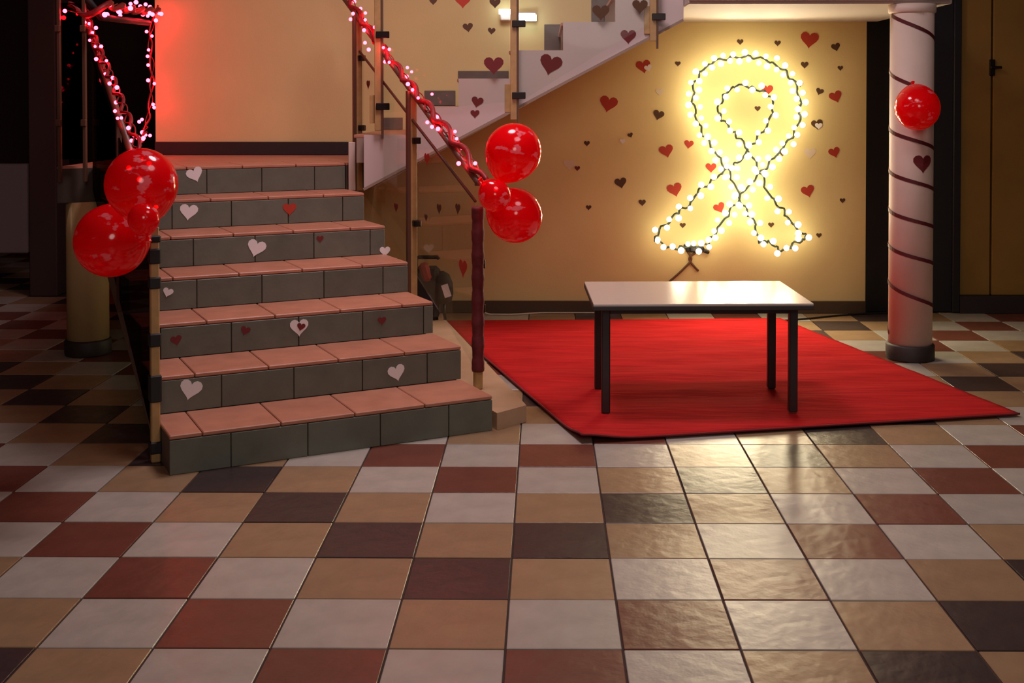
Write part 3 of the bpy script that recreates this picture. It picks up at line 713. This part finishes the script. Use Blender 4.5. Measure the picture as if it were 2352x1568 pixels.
wall_hearts = [
 (1397, 240, 42, -12, 'heart_red', 'large red paper heart left of the light ribbon under the sloping upper stairs'),
 (1512, 265, 26, -15, 'heart_brown', 'brown-red paper heart just left of the ribbon loop, right of a large red heart'),
 (1348, 330, 14, 0, 'heart_brown', 'tiny dark paper heart below the large red heart, near the sloping stairs'),
 (1448, 311, 13, 20, 'heart_brown', 'tiny dark paper heart beside a tiny white heart left of the ribbon'),
 (1430, 325, 13, 0, 'heart_white', 'tiny white paper heart left of the ribbon loop'),
 (1308, 379, 27, 0, 'heart_pale', 'faint pale paper heart just right of the balloon cluster'),
 (1326, 387, 13, 0, 'heart_maroon', 'tiny dark paper heart at the edge of the faint pale heart near the balloons'),
 (1426, 421, 28, 12, 'heart_brown', 'dark brown paper heart midway between the balloon cluster and the ribbon crossing'),
 (1352, 477, 13, 0, 'heart_brown', 'tiny dark paper heart lowest left on the cream wall, right of the lower balloon'),
 (1475, 466, 17, 0, 'heart_brown', 'small dark paper heart left of the ribbon, above its left foot'),
 (1531, 348, 33, 14, 'heart_red', 'red paper heart left of the narrowing ribbon loop'),
 (1582, 332, 22, -8, 'heart_red', 'small red-brown paper heart touching the lower left of the ribbon loop'),
 (1550, 437, 35, 15, 'heart_red', 'red paper heart left of the ribbon crossing, above the left foot'),
 (1633, 386, 25, 0, 'heart_red', 'brown-red paper heart tucked left of the ribbon crossing'),
 (1653, 478, 27, 25, 'heart_red', 'red paper heart inside the left foot of the ribbon'),
 (1568, 518, 14, 0, 'heart_brown', 'tiny brown paper heart inside the left foot tip of the ribbon'),
 (1478, 154, 34, 10, 'heart_red', 'red paper heart with a white heart over its right half, under the sloping stairs'),
 (1489, 157, 18, 20, 'heart_white', 'small white paper heart overlapping a red heart under the sloping stairs'),
 (1557, 147, 13, 0, 'heart_brown', 'tiny dark paper heart upper left of the ribbon loop'),
 (1515, 212, 18, 0, 'heart_pale', 'faint pale paper heart left of the top of the ribbon loop'),
 (1700, 97, 15, 0, 'heart_brown', 'tiny dark paper heart above the ribbon loop, left of its twin'),
 (1786, 100, 15, 0, 'heart_brown', 'tiny dark paper heart above the ribbon loop, next to the large red heart'),
 (1859, 93, 42, -6, 'heart_red', 'large red paper heart above and right of the ribbon loop'),
 (1920, 109, 21, 15, 'heart_brown', 'small dark paper heart right of the large red heart at the top'),
 (1848, 150, 18, 0, 'heart_brown', 'small dark paper heart below the large red heart at the top'),
 (1930, 157, 13, 0, 'heart_brown', 'tiny dark paper heart near the right edge of the cream wall, high up'),
 (1838, 194, 14, 0, 'heart_brown', 'tiny dark paper heart touching the upper right of the ribbon loop'),
 (1882, 211, 18, -20, 'heart_brown', 'small dark paper heart left of a red-brown heart, right of the loop'),
 (1920, 223, 30, 20, 'heart_red', 'red-brown paper heart near the black doorway, level with the loop'),
 (1877, 287, 27, 10, 'heart_brown', 'brown paper heart half hidden by a white heart, right of the loop'),
 (1880, 290, 17, 0, 'heart_white', 'white paper heart overlapping a brown heart right of the loop'),
 (1917, 351, 27, 18, 'heart_red', 'brown-red paper heart near the black doorway below the loop'),
 (1860, 353, 28, 0, 'heart_pale', 'faint pale paper heart right of the ribbon waist'),
 (1856, 440, 31, 16, 'heart_red', 'red paper heart right of the ribbon crossing'),
 (1935, 461, 13, 0, 'heart_brown', 'tiny dark paper heart lowest beside the black doorway'),
 (1881, 541, 13, 0, 'heart_brown', 'tiny dark paper heart right of the right foot of the ribbon'),
 (1762, 208, 28, 0, 'heart_red', 'orange-red paper heart inside the ribbon loop at its upper right'),
 (1797, 353, 14, 0, 'heart_brown', 'tiny brown paper heart touching the lower right of the ribbon loop'),
 (1771, 517, 14, 0, 'heart_brown', 'tiny brown paper heart inside the right foot of the ribbon'),
 (1740, 250, 14, 0, 'heart_brown', 'tiny brown paper heart in the middle of the ribbon loop'),
]
def zoff(i): return Vector((0, -0.0028 * i, 0))
for px_, py_, s_, r_, m_, lab in wall_hearts:
    over = 1 if m_ in ('heart_white',) or 'edge of the faint' in lab else 0
    heart(at(px_, py_, WALL_Y) + zoff(over), XR, NV, k66(s_, WALL_Y), R_(r_), m_, lab, 'paper hearts on the cream wall')
for px_, py_, s_, r_, m_, lab in [
 (1443, 85, 36, 0, 'heart_maroon', 'maroon paper heart highest on the upper stringer'),
 (1264, 150, 52, -14, 'heart_maroon', 'largest maroon paper heart, tilted, on the upper stringer right of the post'),
 (1096, 235, 28, -12, 'heart_maroon', 'maroon paper heart on the upper stringer above a smaller one'),
 (1091, 262, 21, 0, 'heart_maroon', 'small maroon paper heart on the upper stringer above the balloon cluster')]:
    heart(at(px_, py_, Y2), XR, NV, k66(s_, Y2), R_(r_), m_, lab, 'paper hearts on the upper stringer')
YG = Y2 - 0.031
for px_, py_, s_, r_, m_, lab in [
 (1134, 152, 46, 0, 'heart_maroon', 'large maroon paper heart on the upper glass left of the brown post'),
 (1075, 64, 24, 8, 'heart_brown', 'narrow dark paper heart on the upper glass, left of its thinner neighbour'),
 (1129, 72, 18, -4, 'heart_brown', 'thin dark paper heart on the upper glass beside the post'),
 (1063, 2, 40, 0, 'heart_red', 'red-brown paper heart cut by the top edge on the upper glass'),
 (1137, 8, 26, 0, 'heart_brown', 'dark paper heart at the top edge left of the white lamp'),
 (995, 4, 18, 0, 'heart_brown', 'small dark paper heart at the top edge, leftmost on the upper glass'),
 (1380, 30, 40, 0, 'heart_brown', 'dark brown paper heart on the upper glass near the slab'),
 (1470, 16, 36, 0, 'heart_brown', 'dark paper heart on the upper glass closest to the pale slab')]:
    heart(at(px_, py_, YG), XR, NV, k66(s_, YG), R_(r_), m_, lab, 'paper hearts on the upper glass')
# hearts on the glass of the right railing (glass plane runs up the stairs)
for px_, py_, s_, m_, lab in [
 (983, 366, 0.085, 'heart_red', 'red paper heart on the right glass panel just below the garland'),
 (912, 477, 0.07, 'heart_maroon', 'dark red paper heart on the glass left of the middle post'),
 (981, 500, 0.05, 'heart_brown', 'small brown paper heart on the glass right of the middle post'),
 (1011, 480, 0.07, 'heart_brown', 'brown paper heart on the glass, left of the pair before the newel post'),
 (1054, 480, 0.07, 'heart_brown', 'brown paper heart on the glass closest to the newel post'),
 (1066, 617, 0.115, 'heart_red', 'tall red paper heart low on the glass beside the newel post'),
 (865, 332, 0.12, 'heart_red', 'red paper heart on the glass beside the white landing edge'),
 (848, 394, 0.06, 'heart_brown', 'small brown paper heart low on the glass beside the landing edge'),
 (848, 195, 0.07, 'heart_maroon', 'maroon paper heart on the glass high beside the landing post')]:
    heart(onrail(px_, py_, NP) - B * 0.0055, B.cross(Z) * -1, -B, s_, 0.0, m_, lab, 'paper hearts on the stair glass')
# hearts on the risers
for k, px_, py_, s_, r_, m_, lab in [
 (7, 448, 402, 38, 20, 'heart_white', 'white paper heart on the top riser beside the left balloon'),
 (6, 433, 488, 42, -8, 'heart_white', 'white paper heart on the second riser from the top, beside the balloons'),
 (6, 665, 481, 32, 0, 'heart_red', 'red paper heart on the second riser from the top'),
 (5, 588, 571, 44, -18, 'heart_white', 'white paper heart on the third riser from the top, left of centre'),
 (5, 735, 549, 17, 0, 'heart_maroon', 'tiny dark red paper heart on the third riser from the top'),
 (5, 884, 578, 26, 0, 'heart_white', 'small white paper heart at the right end of a riser by the post'),
 (4, 385, 672, 24, -20, 'heart_white', 'small white paper heart at the left end of a riser by the taped post'),
 (3, 405, 782, 26, 10, 'heart_maroon', 'dark red paper heart leftmost on the riser with four hearts'),
 (3, 563, 760, 23, -20, 'heart_maroon', 'dark red paper heart left of the white one on the four-heart riser'),
 (3, 687, 753, 44, 0, 'heart_white', 'white paper heart with a red centre on the four-heart riser'),
 (3, 877, 737, 21, 0, 'heart_maroon', 'dark red paper heart rightmost on the four-heart riser'),
 (2, 437, 896, 52, -16, 'heart_white', 'large white paper heart at the left of the second lowest riser'),
 (2, 911, 857, 42, 12, 'heart_white', 'white paper heart at the right of the second lowest riser')]:
    p0 = sp((k - 1) * RUN - 0.0115, 0, 0)
    c_ = at_plane(px_, py_, p0, A)
    heart(c_, B, -A, k66(s_, c_.y), R_(r_), m_, lab, 'paper hearts on the stair risers')
    if k == 3 and m_ == 'heart_white':
        heart(at_plane(691, 751, p0 - A * 0.003, A), B, -A, k66(20, c_.y), R_(-15), 'heart_maroon', 'small dark red paper heart in the middle of a white heart on a riser', 'paper hearts on the stair risers')
# heart bent around the column
ch = empty('paper_heart', (0, 0, 0)); bpy.data.objects.remove(ch)
hc = at(2118, 377, RC.y - CR + 0.02); ang0 = math.atan2(-(CR ** 2 - (hc.x - RC.x) ** 2) ** 0.5, hc.x - RC.x)
hs = k66(46, 7.7)
bm_ = bmesh.new(); cen = None
outer_ = []; inner_ = []
for x, y in HO:
    a_ = ang0 + x * hs / CR
    outer_.append(bm_.verts.new(RC + Vector((math.cos(a_), math.sin(a_), 0)) * (CR + 0.0045) + Z * (hc.z + y * hs)))
    inner_.append(bm_.verts.new(RC + Vector((math.cos(a_), math.sin(a_), 0)) * (CR + 0.001) + Z * (hc.z + y * hs)))
n_ = len(HO)
cv = bm_.verts.new(RC + Vector((math.cos(ang0), math.sin(ang0), 0)) * (CR + 0.0045) + Z * hc.z)
for i in range(n_):
    bm_.faces.new((outer_[i], outer_[(i + 1) % n_], cv)); bm_.faces.new((outer_[i], inner_[i], inner_[(i + 1) % n_], outer_[(i + 1) % n_]))
tag(bm_obj('paper_heart', bm_, M['heart_maroon']), 'dark red paper heart stuck on the pale column below the balloon', 'paper heart')

# ------------------------------------------------------------------ small things
# wall lamp above the upper stairs
lp = at(1190, 30, WALL_Y - 0.06)
lm = empty('wall_lamp', lp); tag(lm, 'small bright white twin lamp on the wall above the upper stairs', 'lamp')
a0, a1 = at(1186, 44, WALL_Y - 0.09), at(1232, 36, WALL_Y - 0.09)
tube('lamp_tube', [at(1188, 41, WALL_Y - 0.09), at(1232, 41, WALL_Y - 0.09)], 0.024, M['lamp_tube'], lm, 12)
tube('lamp_tube', [at(1146, 27, WALL_Y - 0.09), at(1172, 27, WALL_Y - 0.09)], 0.020, M['lamp_tube'], lm, 12)
box('lamp_body', (a0.x - 0.13, WALL_Y - 0.06, a0.z - 0.012), (a1.x, WALL_Y - 0.004, a0.z + 0.06), M['white_trim'], lm, 0.01)
# plug and cables under the ribbon's left foot
ad = empty('power_adapter', at(1600, 572, WALL_Y - 0.03)); tag(ad, 'black plug adapter hanging below the left foot of the light ribbon', 'adapter')
obox('adapter_body', at(1600, 572, WALL_Y - 0.025), (0.12, 0.045, 0.05), None, M['black_plastic'], ad, 0.012)
obox('plug', at(1622, 577, WALL_Y - 0.03), (0.05, 0.05, 0.03), (Vector((.94, 0, -.34)), Vector((0, 1, 0)), Vector((.34, 0, .94))), M['black_plastic'], ad, 0.008)
obox('plug', at(1577, 569, WALL_Y - 0.03), (0.03, 0.04, 0.065), (Vector((.9, 0, .43)), Vector((0, 1, 0)), Vector((-.43, 0, .9))), M['black_plastic'], ad, 0.008)
cb1 = smooth_path([at(1577, 575, WALL_Y - 0.02), at(1588, 595, WALL_Y - 0.015), at(1572, 615, WALL_Y - 0.012), at(1545, 640, WALL_Y - 0.01), at(1510, 668, WALL_Y - 0.012), at(1470, 690, WALL_Y - 0.028), at(1440, 712, WALL_Y - 0.03)], 6)
tag(tube('cable', cb1, 0.009, M['brown_cable'], None, 8), 'brown cable running from the plug down behind the table to the floor', 'cable')
cb2 = smooth_path([at(1600, 578, WALL_Y - 0.02), at(1584, 592, WALL_Y - 0.012), at(1588, 604, WALL_Y - 0.012), at(1604, 622, WALL_Y - 0.012)], 6)
tag(tube('cable', cb2, 0.009, M['brown_cable'], None, 8), 'short brown cable end dangling below the black plug', 'cable')
cb3 = smooth_path([at_floor(1108, 716, 0.03), at_floor(1130, 722, 0.006) , at_floor(1180, 722, 0.006), at_floor(1260, 717.5, 0.006), at_floor(1340, 716.5, 0.006), at_floor(1420, 717, 0.006)], 8)
cb3 = [Vector((p.x, min(p.y, WALL_Y - 0.03), max(p.z, 0.007))) for p in cb3]
tag(tube('cable', cb3, 0.006, M['white_cable'], None, 8), 'white cable lying along the baseboard behind the carpet', 'cable')
cb4 = smooth_path([at_floor(1785, 737, 0.007), at_floor(1850, 732, 0.007), at_floor(1920, 725, 0.007), at_floor(1990, 720, 0.007), at_floor(2040, 719, 0.007)], 8)
tag(tube('cable', cb4, 0.008, M['black_plastic'], None, 8), 'black cable on the floor between the carpet and the black doorway', 'cable')
# black bag standing on the plinth behind the stairs
BC = Vector((-0.82, 8.72, 0.09))
bg = empty('bag', BC); tag(bg, 'black bag with red cloth and white paper behind the right newel post', 'bag')
bmb = bmesh.new(); add_box(bmb, BC + Vector((-0.05, 0, 0.19)), (0.19, 0.22, 0.38), None, 0.03); bm_obj('bag_body', bmb, M['black_fabric'], bg)
hb = [BC + Vector((-0.13, 0, 0.30)), BC + Vector((-0.13, 0, 0.44)), BC + Vector((-0.11, 0, 0.455)), BC + Vector((0.03, 0, 0.455)), BC + Vector((0.04, 0, 0.44))]
tube('handle', hb, 0.014, M['black_fabric'], bg, 8)
lathe('round_case', [(0.01, -0.02), (0.075, 0.0), (0.09, 0.06), (0.085, 0.14), (0.06, 0.20), (0.02, 0.225)], BC + Vector((0.06, -0.03, 0.13)), M['black_fabric'], bg, 20)
obox('red_cloth', BC + Vector((-0.05, -0.10, 0.36)), (0.07, 0.07, 0.14), (Vector((.96, 0, .28)), Vector((0, 1, 0)), Vector((-.28, 0, .96))), M['red_cloth'], bg, 0.02)
obox('paper', BC + Vector((0.105, -0.125, 0.225)), (0.05, 0.006, 0.095), (Vector((.95, .1, .3)).normalized(), Vector((-.1, .99, 0)).normalized(), Vector((-.3, 0, .95))), M['heart_white'], bg)
tube('leg', [BC + Vector((0.02, -0.05, 0.14)), BC + Vector((0.03, -0.06, 0.0))], 0.012, M['black_plastic'], bg, 6)
tube('leg', [BC + Vector((0.08, -0.05, 0.14)), BC + Vector((0.09, -0.06, 0.0))], 0.012, M['black_plastic'], bg, 6)
# dim things in the dark left background
nb = box('notice_board', (at(-70, 400, 11.2).x, 11.2, 0.25), (at(62, 400, 11.2).x, 11.26, at(20, 376, 11.2).z), M['grey_panel'], None, 0.01)
tag(nb, 'dim grey standing panel at the far left edge in the dark', 'panel')
dp = box('trim_2', (at(64, 300, 10.2).x, 10.2, 0), (at(128, 300, 10.2).x, 10.5, 4.8), M['dark_wall'], None, 0.01)
tag(dp, 'dark brown pillar at the far left behind the landing railing', kind='structure')
